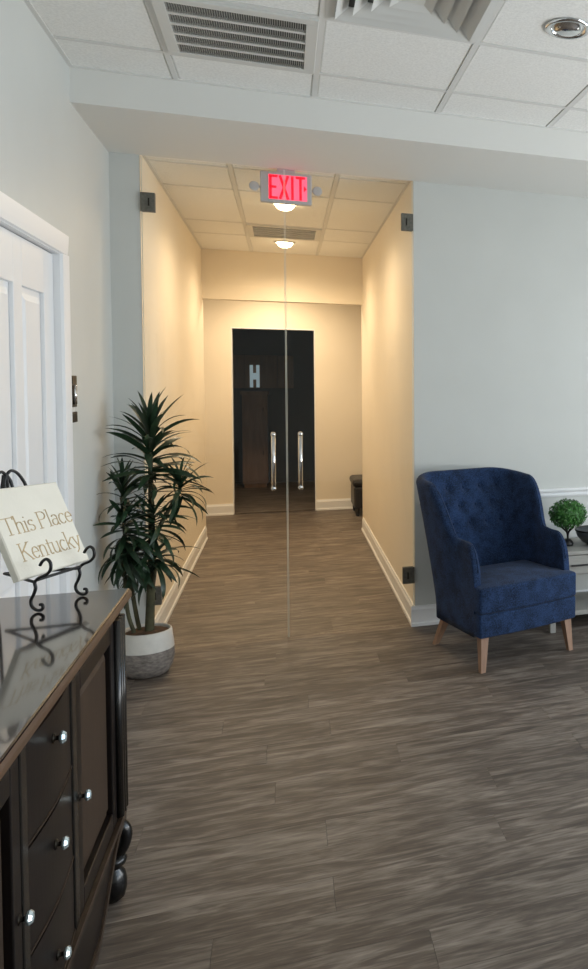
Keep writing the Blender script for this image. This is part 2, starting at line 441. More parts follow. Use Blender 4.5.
pl_ = MB().box((xs[-1] + .013, YB, H2), (XW, YBM - .02, H2 + .03)).box((XL, YB, H2), (xs[-1] + .013, ys_[0] - .013, H2 + .03)).build('far_tiling', TILE, ce)

cc = MB().box((CL, 0.0, HC + .03), (CR, LC, HC + .09)).build('ceiling_corridor', GRID)
struct(cc, 'warm lit tiled corridor ceiling behind the glass doors', 'ceiling')
cxs = [CL, -0.325, 0.2846, CR]
cys = [0.0, 0.195, 0.8046, 2.0238, 2.6334, LC]
tiles(cc, cxs, cys, HC, skip=((1, 3),))
bars(cc, cxs[1:-1], cys[1:-1], HC - .002, CL, CR, 0.0, LC)
MB().box((CL, 0, HC - .003), (CL + .016, LC, HC + .012)).build('wall_angle', GRID, cc)
MB().box((CR - .016, 0, HC - .003), (CR, LC, HC + .012)).build('wall_angle', GRID, cc)
struct(MB().box((-HALLX, LC + WT, HC), (HALLX, YF, HC + .1)).build('ceiling_hall', TILE), 'ceiling of the cross hall beyond the header', 'ceiling')

# ------------------------------------------------------------------ baseboards, chair rail
def base_prof(s, p):   # profile in (distance from wall, z); s sign, p wall coord
    pr = [(0, 0), (.024, 0), (.024, .018), (.016, .024), (.016, .105), (.010, .118), (.008, .128), (0, .128)]
    return [(p + s*d, z) for d, z in pr]
def basebd(name, wall, s, axis, a, b, label):
    pr = base_prof(s, wall)
    struct(MB().prism(pr, axis, a, b).build(name, WHITE), label, 'baseboard')
basebd('baseboard_left', CL, 1, 1, 0.0, LC, 'white baseboard along the left corridor wall')
basebd('baseboard_right', CR, -1, 1, 0.0, LC, 'white baseboard along the right corridor wall')
basebd('baseboard_front', 0.0, -1, 0, CR - .024, XW, 'white baseboard on the grey wall behind the blue armchair')
basebd('baseboard_front_left', 0.0, -1, 0, XL, CL + .024, 'white baseboard on the narrow wall behind the plant pot')
basebd('baseboard_far_left', YF, -1, 0, -HALLX, DX0, 'white baseboard left of the dark far doorway')
basebd('baseboard_far_right', YF, -1, 0, DX1, HALLX, 'white baseboard right of the dark far doorway')
basebd('baseboard_side', XL, 1, 1, DY1 + .09, -0.024, 'white baseboard on the left wall past the panelled door')
rail = MB().prism([(0, .785), (-.010, .785), (-.016, .795), (-.016, .803), (-.010, .809), (-.010, .816), (-.026, .822), (-.030, .832), (-.022, .842), (0, .842)], 0, CR + .03, XW)
struct(rail.build('trim_1', WHITE), 'white moulded chair rail on the wall above the pale console', 'chair rail')
for nm, x0, x1, lb in (('trim_2', DX0 - .0, DX0 + .012, 'left'), ('trim_3', DX1 - .012, DX1, 'right')):
    struct(MB().box((x0, YF - .002, 0), (x1, YF + WT, DZ - .012)).build(nm, WHITE), 'thin pale %s jamb lining of the dark far doorway' % lb, 'trim')
struct(MB().box((DX0, YF - .002, DZ - .012), (DX1, YF + WT, DZ)).build('trim_4', WHITE), 'thin pale head lining of the dark far doorway', 'trim')

# ------------------------------------------------------------------ white panelled door, casing
d1 = tag(MB().box((XL - .075, DY0 + .004, 0.01), (XL - .04, DY1 - .004, DOORH - .004)).build('door_1', WHITE), 'white panelled door with raised panels in the left wall', 'door', kind='structure')
SX = XL - .04
st = [(DY1 - .004, DY1 - .150), (DY1 - .450, DY1 - .555), (DY1 - .850, DY0 + .004)]
fr = MB()
for a, b in st: fr.box((SX, a, .01), (SX + .016, b, DOORH - .004), .003)
for za, zb in ((DOORH - .004, 1.915), (.82, .96), (.01, .24)):
    for (ya, yb2) in ((DY1 - .150, DY1 - .450), (DY1 - .555, DY1 - .850)):
        fr.box((SX, ya, za), (SX + .016, yb2, zb), .003)
fr.build('stile_and_rail_frame', WHITE, d1)
for ya, yb2 in ((DY1 - .150, DY1 - .450), (DY1 - .555, DY1 - .850)):
    for za, zb in ((.96, 1.915), (.24, .82)):
        a, b = min(ya, yb2) + .004, max(ya, yb2) - .004
        o1, i1 = .0, .045
        vs = []
        for dd, xx in ((0, SX + .001), (.022, SX + .001), (.05, SX + .012)):
            vs += [(xx, a + dd, za + dd), (xx, b - dd, za + dd), (xx, b - dd, zb - dd), (xx, a + dd, zb - dd)]
        fs = [(0,1,5,4),(1,2,6,5),(2,3,7,6),(3,0,4,7),(4,5,9,8),(5,6,10,9),(6,7,11,10),(7,4,8,11),(8,9,10,11)]
        MB().add(vs, fs).build('door_panel', WHITE, d1)
CW = .088
cas = [(XL, DY1 + .002), (XL + .011, DY1 + .006), (XL + .014, DY1 + .03), (XL + .017, DY1 + .078), (XL + .017, DY1 + CW), (XL, DY1 + CW)]
c1 = MB().prism(cas, 2, 0, DOORH + .002)
mir = [(x, DY0 + DY1 - y_) for x, y_ in cas]
c1.prism(mir, 2, 0, DOORH + .002)
top = [(XL, DOORH + .002), (XL + .011, DOORH + .006), (XL + .014, DOORH + .03), (XL + .017, DOORH + .078), (XL + .017, DOORH + CW), (XL, DOORH + CW)]
c1.prism(top, 1, DY0 - CW, DY1 + CW)
c1.box((XL - .10, DY1, 0), (XL + .001, DY1 + .018, DOORH + .018)); c1.box((XL - .10, DY0 - .018, 0), (XL + .001, DY0, DOORH + .018)); c1.box((XL - .10, DY0, DOORH), (XL + .001, DY1, DOORH + .018))
struct(c1.build('trim_5', WHITE), 'white moulded casing around the panelled door', 'door casing')

# black and chrome fitting on the left wall
t = thing('wall_fitting', 'narrow black and chrome fitting mounted on the wall beside the white door', 'wall fitting', (XL, -.944, 1.475))
MB().box((0, -.042, -.105), (.004, .042, .105), .001).build('back_plate', GRID, t)
MB().box((.004, -.042, .062), (.014, .042, .105), .003).build('end_cap', BRONZE, t)
MB().box((.004, -.042, -.105), (.014, .042, -.058), .003).build('end_cap', BRONZE, t)
MB().box((.004, -.042, -.036), (.013, .042, -.024), .002).build('clamp', BRONZE, t)
MB().tube([(.010, -.024, -.024), (.010, -.024, .062)], .006, 10).build('dark_rod', BRONZE, t)
MB().tube([(.011, .012, -.024), (.011, .012, .062)], .009, 10).build('chrome_rod', CHROME, t)

# ------------------------------------------------------------------ glass doors
XM = (CL + CR) / 2
def glass_leaf(nm, xh, xm_, side, label):
    s = 1 if xm_ > xh else -1
    e = .003
    a, b = xh + s*.006, xm_ - s*.0015
    lo, hi = .012, H1 - .006
    g = tag(MB().box((a + s*e, -.005, lo), (b - s*e, .005, hi)).build(nm, GLASS), label, 'door', kind='structure')
    MB().box((a, -.005, lo), (a + s*e, .005, hi)).build('polished_edge', GEDGE, g)
    MB().box((b - s*e, -.005, lo), (b, .005, hi)).build('polished_edge', GEDGE, g)
    for zc in (2.558, .330):
        h = MB().box((xh + s*.003, -.016, zc - .053), (xh + s*.075, -.0055, zc + .053), .002).box((xh + s*.003, .0055, zc - .053), (xh + s*.075, .016, zc + .053), .002)
        ho = h.build('hinge', STEEL, g)
        MB().box((xh + s*.040, -.0185, zc - .022), (xh + s*.048, -.016, zc + .022)).build('hinge_pin', BRONZE, ho)
    xc = xm_ - s*.075
    hb = MB()
    for yy in (-.055, .055):
        hb.tube([(xc, yy, .930), (xc, yy, 1.240)], .0115, 16)
        for zz in (.945, 1.225): hb.tube([(xc, math.copysign(.006, yy), zz), (xc, yy, zz)], .012, 12)
    hd_ = hb.build('pull_handle', CHROME, g)
    for zz in (.925, 1.245):
        MB().lathe([(.0, -.016), (.010, -.013), (.0145, -.004), (.0145, .004), (.010, .013), (.0, .016)], (xc, -.055, zz), 14, caps=False).build('handle_end', CHROME, hd_)
    return g
glass_leaf('door_2', CL, XM, -1, 'left leaf of the frameless clear glass doors, beside the plant')
glass_leaf('door_3', CR, XM, 1, 'right leaf of the frameless clear glass doors, nearer the blue armchair')

# ------------------------------------------------------------------ corridor lamps, vent, exit sign
LENS = emis('warm_lamp_lens', (255, 226, 178), 18)
WARM = (1.0, 0.765, 0.505)
def downlight(loc, label, power, on=True, group=None):
    t = thing('recessed_downlight', label, 'ceiling light', loc, 0, group)
    MB().lathe([(.092, 0), (.090, -.006), (.080, -.009), (.070, -.004), (.066, .002)], (0, 0, 0), 32, caps=False).build('trim_ring', CHROME if not on else VENT, t)
    if on:
        MB().lathe([(.066, .002), (.068, -.006), (.062, -.024), (.046, -.040), (.024, -.048), (.0, -.050)], (0, 0, 0), 28, caps=False).build('lens', LENS, t)
        l = bpy.data.lights.new('downlight_bulb', 'SPOT'); l.spot_size = math.radians(176); l.spot_blend = 0.85
        l.shadow_soft_size = .06; l.energy = power; l.color = WARM
        o = bpy.data.objects.new('downlight_bulb', l); COL.objects.link(o); o.parent = t; o.location = (0, 0, -.13)
    else:
        MB().lathe([(.066, .002), (.060, .0035), (.050, -.012), (.030, -.020), (.0, -.022)], (0, 0, 0), 28, caps=False).build('gimbal_lamp', CHROME, t)
    return t
downlight((-.02, 1.11, HC - .002), 'lit recessed downlight in the corridor ceiling just behind the exit sign', 50)
downlight((-.02, 2.86, HC - .002), 'lit recessed downlight in the corridor ceiling beyond the small vent', 66)
downlight((-.15, 4.30, HC - .002), 'lit recessed downlight in the cross hall ceiling behind the header', 112)
downlight((1.031, -2.09, H2 - .002), 'unlit round chrome downlight in the white lounge ceiling', 0, False)

def grille(name, label, x0, x1, y0, y1, z, bars_n, fins, bord=.045):
    c = ((x0+x1)/2, (y0+y1)/2, z)
    t = thing(name, label, 'ceiling vent', c)
    hx, hy = (x1-x0)/2, (y1-y0)/2
    MB().box((-hx, -hy, .012), (hx, hy, .02)).build('backing', DARKV, t)
    f = MB()
    f.box((-hx, -hy, -.008), (hx, -hy + bord, .008), .002); f.box((-hx, hy - bord, -.008), (hx, hy, .008), .002)
    f.box((-hx, -hy + bord, -.008), (-hx + bord, hy - bord, .008), .002); f.box((hx - bord, -hy + bord, -.008), (hx, hy - bord, .008), .002)
    f.build('frame', VENT, t)
    L_ = 2*(hy - bord)
    for i in range(1, bars_n):
        yy = -hy + bord + L_*i/bars_n
        MB().box((-hx + bord, yy - .009, -.006), (hx - bord, yy + .009, .006)).build('bar', VENT, t)
    m = MB()
    if fins:
        k = int(2*(hx - bord)/.0085)
        for i in range(k):
            xx = -hx + bord + (i + .5)*2*(hx - bord)/k
            m.box((xx - .0016, -hy + bord, -.004), (xx + .0016, hy - bord, .012))
        tag(m.build('fins', FIN, t), kind='stuff')
    return t
grille('return_vent', 'louvred return-air vent with dark slots in the white lounge ceiling', X0 + .012, X0 + T - .012, Y0 - T + .012, Y0 - .012, H2 - .004, 5, True)
grille('corridor_vent', 'small louvred vent in the corridor ceiling between the two lit downlights', -.325 + .012, .2846 - .012, 2.0238 + .012, 2.6334 - .012, HC - .004, 5, False)
# square four-way diffuser
dx, dy = X0 + 1.5*T, Y0 - 1.5*T
t = thing('square_diffuser', 'square stepped air diffuser in the lounge ceiling beside the louvred vent', 'ceiling vent', (dx, dy, H2 - .004))
MB().box((-.29, -.29, .03), (.29, .29, .036)).build('backing', DARKV, t)
def ring(r0_, z0, r1_, z1, th=.003):
    vs = []
    for r_, z_ in ((r0_, z0), (r1_, z1), (r1_ - .001, z1 + th), (r0_ - .002, z0 + th)):
        vs += [(-r_, -r_, z_), (r_, -r_, z_), (r_, r_, z_), (-r_, r_, z_)]
    fs = []
    for i in range(4):
        j = (i + 1) % 4
        for k in range(4):
            q = (k + 1) % 4; fs.append((i*4 + k, i*4 + q, j*4 + q, j*4 + k))
    return vs, fs
MB().add(*ring(.297, .0, .262, -.004)).build('frame', VENT, t)
for ra, rb in ((.262, .215), (.200, .150), (.138, .090)):
    MB().add(*ring(ra, -.014, rb, .022)).build('louvre', VENT, t)
MB().add(*ring(.078, -.012, .04, .004)).box((-.045, -.045, .002), (.045, .045, .006)).build('centre_plate', VENT, t)

# exit sign
EXR = emis('exit_letter_red', (226, 0, 36), 1.2)
EXP = emis('exit_panel_glow', (255, 104, 136), 0.75)
HOUS = mat('sign_housing', (200, 198, 200), 0.5)
t = thing('exit_sign', 'lit red EXIT sign with two small lamp heads above the glass doors', 'exit sign', (-.013, .11, HC - .002))
MB().box((-.145, -.022, -.205), (.145, .022, -.022), .006).build('housing', HOUS, t)
MB().box((-.05, -.02, -.022), (.05, .02, -.0), .003).build('canopy', HOUS, t)
pn = MB().box((-.098, -.0245, -.185), (.118, -.0215, -.038)).build('face_panel', EXP, t)
def letter(segs, x, wd, z0, h, th=.014):
    m = MB()
    for (ax, az, bx, bz) in segs:
        p, q = Vector((x + ax*wd, -.0265, z0 + az*h)), Vector((x + bx*wd, -.0265, z0 + bz*h))
        d_ = (q - p).normalized(); nn = Vector((-d_.z, 0, d_.x))*th/2; p = p - d_*th/2*.9; q = q + d_*th/2*.9
        fr_ = [p + nn, p - nn, q - nn, q + nn]; bk = [v + Vector((0, .0025, 0)) for v in fr_]
        m.add(fr_ + bk, [(0,1,2,3),(7,6,5,4),(0,4,5,1),(1,5,6,2),(2,6,7,3),(3,7,4,0)])
    return m
LT = {'E': [(0,0,0,1),(0,0,1,0),(0,.5,.8,.5),(0,1,1,1)], 'X': [(0,0,1,1),(0,1,1,0)], 'I': [(.5,0,.5,1)], 'T': [(.5,0,.5,1),(0,1,1,1)]}
xx = -.088
for ch, wd in (('E', .034), ('X', .042), ('I', .010), ('T', .040)):
    letter(LT[ch], xx, wd, -.176, .128).build('letter', EXR, t); xx += wd + .021
MB().add([(.100, -.0265, -.13), (.116, -.0265, -.112), (.100, -.0265, -.094), (.100, -.024, -.13), (.116, -.024, -.112), (.100, -.024, -.094)], [(0,1,2),(5,4,3),(0,3,4,1),(1,4,5,2),(2,5,3,0)]).build('arrow', EXR, t)
for s in (-1, 1):
    h = MB().lathe([(.012, .03), (.022, .02), (.028, -.006), (.028, -.018), (.022, -.02), (.0, -.017)], (s*.178, 0, -.115), 16, axis=1, caps=False).build('lamp_head', HOUS, t)
    MB().box((s*.145, -.006, -.121), (s*.160, .006, -.109)).build('bracket', HOUS, h)

# ------------------------------------------------------------------ far: ottoman, dark room furniture
t = thing('ottoman', 'black leather tufted ottoman by the far hall wall', 'ottoman', (1.06, 4.72, 0))
MB().box((-.36, -.26, .09), (.36, .26, .34), .02).build('body', BLACKL, t)
MB().box((-.375, -.275, .34), (.375, .275, .43), .035).build('cushion', BLACKL, t)
for sx in (-.32, .32):
    for sy in (-.22, .22): MB().lathe([(.018, 0), (.026, .09)], (sx, sy, 0), 12).build('leg', BRONZE, t)
for i in range(4):
    for j in range(2):
        MB().lathe([(0, .006), (.012, .003), (.014, 0)], (-.24 + i*.16, -.09 + j*.18, .43), 10, caps=False).build('button', BLACKL, t)
t = thing('wooden_cabinet', 'tall narrow brown wooden cabinet inside the dark far doorway', 'cabinet', (-.44, 7.75, 0))
MB().box((-.17, -.18, .06), (.17, .18, 1.36), .006).build('body', BROWN, t)
MB().box((-.19, -.2, 1.36), (.19, .2, 1.41), .006).build('top', BROWN, t)
MB().box((-.15, -.16, 0), (.15, .16, .06)).build('plinth', BROWN, t)
for za, zb in ((.10, .92), (.95, 1.33)):
    dd = MB().box((-.15, -.192, za), (.15, -.18, zb), .003).build('door_leaf', BROWN, t)
    MB().tube([(.11, -.21, (za + zb)/2 - .03), (.11, -.21, (za + zb)/2 + .03)], .006, 8).build('handle', BRONZE, dd)
t = thing('wall_panel', 'brown wooden wall panel above the cabinet in the dark room', 'wall panel', (-.36, 8.2, 1.45))
for i in range(4): MB().box((-.46 + i*.23, -.03, 0), (-.235 + i*.23, 0, .5), .003).build('board', BROWN, t)
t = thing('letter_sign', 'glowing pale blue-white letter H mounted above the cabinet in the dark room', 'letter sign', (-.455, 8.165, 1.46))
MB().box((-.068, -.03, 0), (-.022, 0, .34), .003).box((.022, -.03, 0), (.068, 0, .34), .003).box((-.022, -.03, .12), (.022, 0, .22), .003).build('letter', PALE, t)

# ------------------------------------------------------------------ buffet cabinet
BX, BY = -0.70, -3.205
FX = -0.505                   # front plane
ZTOP = 0.93
O = (BX, BY, 0)
t = thing('buffet_cabinet', 'dark wooden buffet cabinet with glossy top and crystal knobs', 'cabinet', O)
YA, YZ = -2.425, -3.985       # far / near ends
MB().box((XL + .03, YZ + .02, .24), (FX - .012, YA - .02, .895)).build('carcass', WOODD, t, O)
def slab(x0, x1, ya, yb, z0, z1, r):
    return MB().box((x0, ya, z0), (x1, yb, z1), r)
slab(XL + .026, FX + .030, YZ - .025, YA + .025, .912, ZTOP, .005).build('top', TOPM, t, O)
em = MB()
em.prism([(FX - .02, .872), (FX + .004, .872), (FX + .010, .884), (FX + .020, .890), (FX + .024, .902), (FX + .034, .906), (FX + .034, .918), (FX + .0302, .927), (FX + .0302, .9115), (FX - .02, .9115)], 1, YZ - .02, YA + .02)
em.build('edge_moulding', WOODE, t, O)
def pilaster(ya, yb):
    m = MB().box((FX - .03, ya, .272), (FX + .006, yb, .872))
    w_ = (yb - ya)
    for i in range(3):
        yc = ya + w_*(i + .5)/3
        m.tube([(FX + .008, yc, .28), (FX + .008, yc, .862)], w_*.15, 10)
    m.build('pilaster', WOODB, t, O)
pilaster(YA - .098, YA - .005); pilaster(YZ + .005, YZ + .098)
def pdoor(ya, yb, knob_y):
    m = MB(); z0, z1 = .274, .862; s_ = .050
    m.box((FX - .012, ya, z0), (FX + .006, ya + s_, z1), .003).box((FX - .012, yb - s_, z0), (FX + .006, yb, z1), .003)
    m.box((FX - .012, ya + s_, z0), (FX + .006, yb - s_, z0 + s_), .003).box((FX - .012, ya + s_, z1 - s_), (FX + .006, yb - s_, z1), .003)
    d_ = m.build('door', WOODD, t, O)
    a, b, c, e_ = ya + s_, yb - s_, z0 + s_, z1 - s_
    vs = []
    for dd, x_ in ((0, FX - .011), (.012, FX - .010), (.03, FX - .002)):
        vs += [(x_, a + dd, c + dd), (x_, b - dd, c + dd), (x_, b - dd, e_ - dd), (x_, a + dd, e_ - dd)]
    MB().add(vs, [(0,1,5,4),(1,2,6,5),(2,3,7,6),(3,0,4,7),(4,5,9,8),(5,6,10,9),(6,7,11,10),(7,4,8,11),(8,9,10,11)]).build('door_panel', WOODP, d_, O)
    knob(FX + .004, knob_y, .562, d_)
CRY = mat('crystal_knob', (200, 214, 216), 0.12, metal=0.6)
def knob(x, y_, z, parent):
    MB().lathe([(.0, 0), (.011, 0), (.011, .003), (.005, .005), (.005, .010), (.008, .012)], (x, y_, z), 12, axis=0, caps=False).build('knob_stem', BRONZE, parent, O)
    MB().lathe([(.008, .012), (.0130, .015), (.0140, .019), (.010, .024), (.0, .026)], (x, y_, z), 8, axis=0, smooth=False, caps=False).build('knob', CRY, parent, O)
pdoor(-2.988, YA - .103, -2.962)
pdoor(YZ + .103, -3.422, -3.440)
for ya, yb in ((-3.030, -2.990), (-3.420, -3.380)):
    MB().box((FX - .012, ya, .272), (FX + .008, yb, .872), .004).build('stile', WOODB, t, O)
def bow(y_):
    u = (y_ + 3.205)/.175
    return .009*max(0.0, math.cos(u*math.pi/2))
def bowed(name, z0, z1, base, mtl, parent, ya=-3.378, yb=-3.032):
    N = 14; pr = [(FX - .012, ya)]
    for i in range(N + 1):
        y_ = ya + (yb - ya)*i/N; pr.append((FX + base + bow(y_), y_))
    pr.append((FX - .012, yb))
    return MB().prism(pr, 2, z0, z1).build(name, mtl, parent, O)
for z0, z1, kz in ((.662, .866, .808), (.448, .656, .580), (.274, .442, .340)):
    dwr = bowed('drawer', z0, z1, .004, WOODD, t)
    bowed('drawer_bead', z0 + .003, z0 + .007, .006, WOODP, dwr)
    knob(FX + .004 + .008, -3.215, kz, dwr)
# shaped apron: its lower edge sweeps up to the feet
def sweep(y_):
    u = abs(y_ - BY)/(YA - BY); u = max(0, min(1, (u - .45)/.45)); return .085 + .150*u*u*(3 - 2*u)
def strip(zt, zb, xf, xb, ya, yb, N=44):
    vs = []; fs = []
    for i in range(N + 1):
        y_ = ya + (yb - ya)*i/N
        vs += [(xb, y_, zt(y_)), (xf, y_, zt(y_)), (xf, y_, zb(y_)), (xb, y_, zb(y_))]
    for i in range(N):
        for k in range(4): fs.append((i*4 + k, i*4 + (k+1) % 4, i*4 + 4 + (k+1) % 4, i*4 + 4 + k))
    fs += [(3, 2, 1, 0), (N*4, N*4+1, N*4+2, N*4+3)]
    return MB().add(vs, fs)
ap = strip(lambda y_: .262, sweep, FX + .008, FX - .03, YZ + .004, YA - .004).build('apron', WOODD, t, O)
strip(lambda y_: .270, lambda y_: .256, FX + .016, FX + .004, YZ + .004, YA - .004).build('apron_bead', WOODP, ap, O)
strip(lambda y_: sweep(y_) + .016, lambda y_: sweep(y_) - .004, FX + .014, FX - .028, YZ + .006, YA - .006).build('apron_moulding', WOODP, ap, O)
for fx in (XL + .10, FX - .022):
    for fy in (YA - .03, YZ + .03):
        MB().lathe([(.018, 0), (.032, .012), (.038, .035), (.039, .06), (.034, .085), (.024, .098), (.022, .104), (.036, .112), (.040, .125), (.034, .136)], (fx, fy, 0), 20).build('foot', WOODB, t, O)
# scroll brackets beside the far foot
pts = [(FX - .026, YA - .035, .240), (FX + .004, YA - .035, .226), (FX + .014, YA - .035, .20), (FX + .006, YA - .035, .165), (FX - .014, YA - .035, .138)]
MB().tube(smooth_pts(pts, 5), [.020]*21, 10).build('scroll', WOODB, t, O)

# ------------------------------------------------------------------ easel and sign
EO = Vector((-.6405, -2.5275, ZTOP)); ev = Vector((.440, .898, 0)); nv = Vector((.898, -.440, 0))
def E(e, n, z): return EO + ev*e + nv*n + Vector((0, 0, z))
ez = thing('tabletop_easel', 'black wrought iron scroll easel standing on the buffet top', 'easel', EO)
R_ = .0042
def ebuild(name, curves, r=R_):
    m = MB()
    for c in curves: m.tube(smooth_pts([E(*p) for p in c], 6), r, 8)
    return m.build(name, IRON, ez, tuple(EO))
for s in (-1, 1):
    x = s*.083
    ebuild('front_leg', [[(x + s*.0, .030, .130), (x, .018, .142), (x, .004, .146), (x, -.002, .138)][::-1][0:0] or
        [(x, .026, .128), (x, .034, .140), (x, .046, .146), (x, .056, .136), (x, .056, .118), (x, .044, .104), (x, .022, .094), (x, .010, .082),
         (x, .012, .066), (x, .006, .048), (x, -.002, .032), (x, .000, .016), (x, .012, .0065), (x, .024, .0055), (x, .032, .012), (x, .030, .021), (x, .023, .021)]])
ebuild('shelf_rod', [[(-.083, .016, .088), (0, .016, .088), (.083, .016, .088)]])
ebuild('side_rod', [[(-.083, .010, .082), (-.04, -.07, .082), (0, -.15, .082)]])
ebuild('side_rod', [[(.083, .010, .082), (.04, -.07, .082), (0, -.15, .082)]])
ebuild('back_leg', [[(0, -.185, .005), (0, -.17, .082), (-.02, -.145, .25), (-.035, -.1150, .366)]])
ebuild('back_upright', [[(0, -.036, .09), (0, -.066, .18), (-.02, -.105, .28), (-.035, -.107, .366)]])
for s in (-1, 1):
    ebuild('top_scroll', [[(-.035, -.107, .366), (-.035 + s*.016, -.107, .377), (-.035 + s*.036, -.105, .368), (-.035 + s*.056, -.102, .340), (-.035 + s*.062, -.1, .318)]])
    ebuild('top_scroll', [[(-.035, -.107, .368), (-.035 + s*.010, -.104, .350), (-.035 + s*.014, -.10, .325)]])
# sign board
LEAN = math.radians(23)
bn = nv*math.cos(LEAN) + Vector((0, 0, 1))*math.sin(LEAN)
bu = (Vector((0, 0, 1))*math.cos(LEAN) - nv*math.sin(LEAN)).normalized()
P0 = EO + ev*(-.034) + nv*(.006) + Vector((0, 0, .0975))
def Bd(x, z, d): return P0 + ev*x + bu*z + bn*d
sg = thing('welcome_sign', 'cream board lettered This Place Kentucky propped on the black easel', 'sign', P0)
bx0, bx1, bz1 = -.094, .166, .255
corn = [(bx0, 0), (bx1, 0), (bx1 - .002, bz1 - .004), (bx0 + .002, bz1 + .004)]
ch = .003
vs = [Bd(x, z, -.020) for x, z in corn] + [Bd(x, z, -.003) for x, z in corn]
cx_, cz_ = (bx0 + bx1)/2, bz1/2
vs += [Bd(x + math.copysign(ch, cx_ - x), z + math.copysign(ch, cz_ - z), 0) for x, z in corn]
MB().add(vs, [(3,2,1,0)] + [(a, (a+1) % 4, 4 + (a+1) % 4, 4 + a) for a in range(4)] + [(4+a, 4+(a+1) % 4, 8+(a+1) % 4, 8+a) for a in range(4)] + [(8,9,10,11)]).build('board', SIGN, sg, tuple(P0))
def arc(cx, cz, rx, rz, a0, a1, n_=10): return [(cx + rx*math.cos(math.radians(a0 + (a1-a0)*i/n_)), cz + rz*math.sin(math.radians(a0 + (a1-a0)*i/n_))) for i in range(n_ + 1)]
def serif(x, z, w_=.14): return [(x - w_, z), (x + w_, z)]
GL = {
 'T': (.80, [[(.40, 0), (.40, 1)], [(0, .88), (0, 1), (.80, 1), (.80, .88)], serif(.40, 0)]),
 'h': (.56, [[(.10, 0), (.10, 1.05)], [(.10, .48)] + arc(.29, .48, .17, .17, 150, 0) + [(.46, 0)], serif(.10, 0, .10), serif(.46, 0, .10), [(0, 1.05), (.10, 1.05)]]),
 'i': (.26, [[(.13, 0), (.13, .64)], [(.03, .64), (.13, .64)], serif(.13, 0, .10), [(.12, .86), (.14, .88)]]),
 's': (.42, [arc(.21, .49, .16, .15, 30, 250, 8) + arc(.21, .17, .17, .17, 80, -150, 9)]),
 ' ': (.26, []),
 'P': (.66, [[(.12, 0), (.12, 1)], [(.02, 1), (.32, 1)] + arc(.32, .76, .28, .24, 90, -90) + [(.12, .52)], serif(.12, 0, .12)]),
 'l': (.26, [[(.13, 0), (.13, 1.05)], [(.03, 1.05), (.13, 1.05)], serif(.13, 0, .10)]),
 'a': (.52, [arc(.25, .48, .17, .17, 150, 0) + [(.42, .06), (.50, 0)], [(.42, .38)] + arc(.22, .20, .18, .19, 80, 340)]),
 'c': (.48, [arc(.27, .32, .22, .32, 45, 315, 14)]),
 'e': (.50, [[(.05, .36), (.46, .36)] + arc(.26, .33, .21, .32, 8, 315, 14)]),
 'K': (.74, [[(.12, 0), (.12, 1)], [(.66, 1), (.14, .46)], [(.28, .60), (.70, 0)], serif(.12, 0, .12), serif(.12, 1, .12), serif(.66, 1, .10), serif(.70, 0, .08)]),
 'n': (.56, [[(.10, 0), (.10, .64)], [(.10, .48)] + arc(.29, .48, .17, .17, 150, 0) + [(.46, 0)], [(0, .64), (.10, .64)], serif(.10, 0, .10), serif(.46, 0, .10)]),
 't': (.36, [[(.17, .86), (.17, .12)] + arc(.26, .11, .09, .11, 180, 320, 5), [(.03, .64), (.33, .64)]]),
 'u': (.56, [[(.02, .64), (.10, .64), (.10, .16)] + arc(.27, .17, .17, .17, 180, 350, 8), [(.46, .64), (.46, 0), (.54, 0)], [(.38, .64), (.46, .64)]]),
 'k': (.54, [[(.10, 0), (.10, 1.05)], [(.46, .64), (.12, .28)], [(.22, .38), (.48, 0)], serif(.10, 0, .10), [(0, 1.05), (.10, 1.05)], serif(.48, 0, .08)]),
 'y': (.54, [[(.06, .64), (.28, .02)], [(.48, .64), (.22, -.14), (.06, -.28)], serif(.06, .64, .08), serif(.48, .64, .08)]),
}
def write(text, xa, xb, zb, hgt):
    total = sum(GL[c][0] for c in text); sc = (xb - xa)/total; x = xa
    for c in text:
        w_, strokes = GL[c]
        if strokes:
            m = MB()
            for si, st_ in enumerate(strokes):
                for i in range(len(st_) - 1):
                    (ax, az), (bx, bz) = st_[i], st_[i+1]
                    p = Vector((x + ax*sc, zb + az*hgt)); q = Vector((x + bx*sc, zb + bz*hgt))
                    dv = q - p
                    if dv.length < 1e-6: continue
                    dv.normalize(); th = .0019 if abs(dv.y) > .5 else .0011
                    nn = Vector((-dv.y, dv.x))*th; p = p - dv*th*.5; q = q + dv*th*.5
                    m.add([Bd(*(p+nn), .0006), Bd(*(p-nn), .0006), Bd(*(q-nn), .0006), Bd(*(q+nn), .0006),
                           Bd(*(p+nn), -.0005), Bd(*(p-nn), -.0005), Bd(*(q-nn), -.0005), Bd(*(q+nn), -.0005)],
                          [(0,1,2,3),(7,6,5,4),(0,4,5,1),(1,5,6,2),(2,6,7,3),(3,7,4,0)])
            m.build('letter', GOLD, sg, tuple(P0))
        x += w_*sc
write('This Place', -.082, .166, .124, .048)
write('Kentucky', -.060, .160, .046, .050)

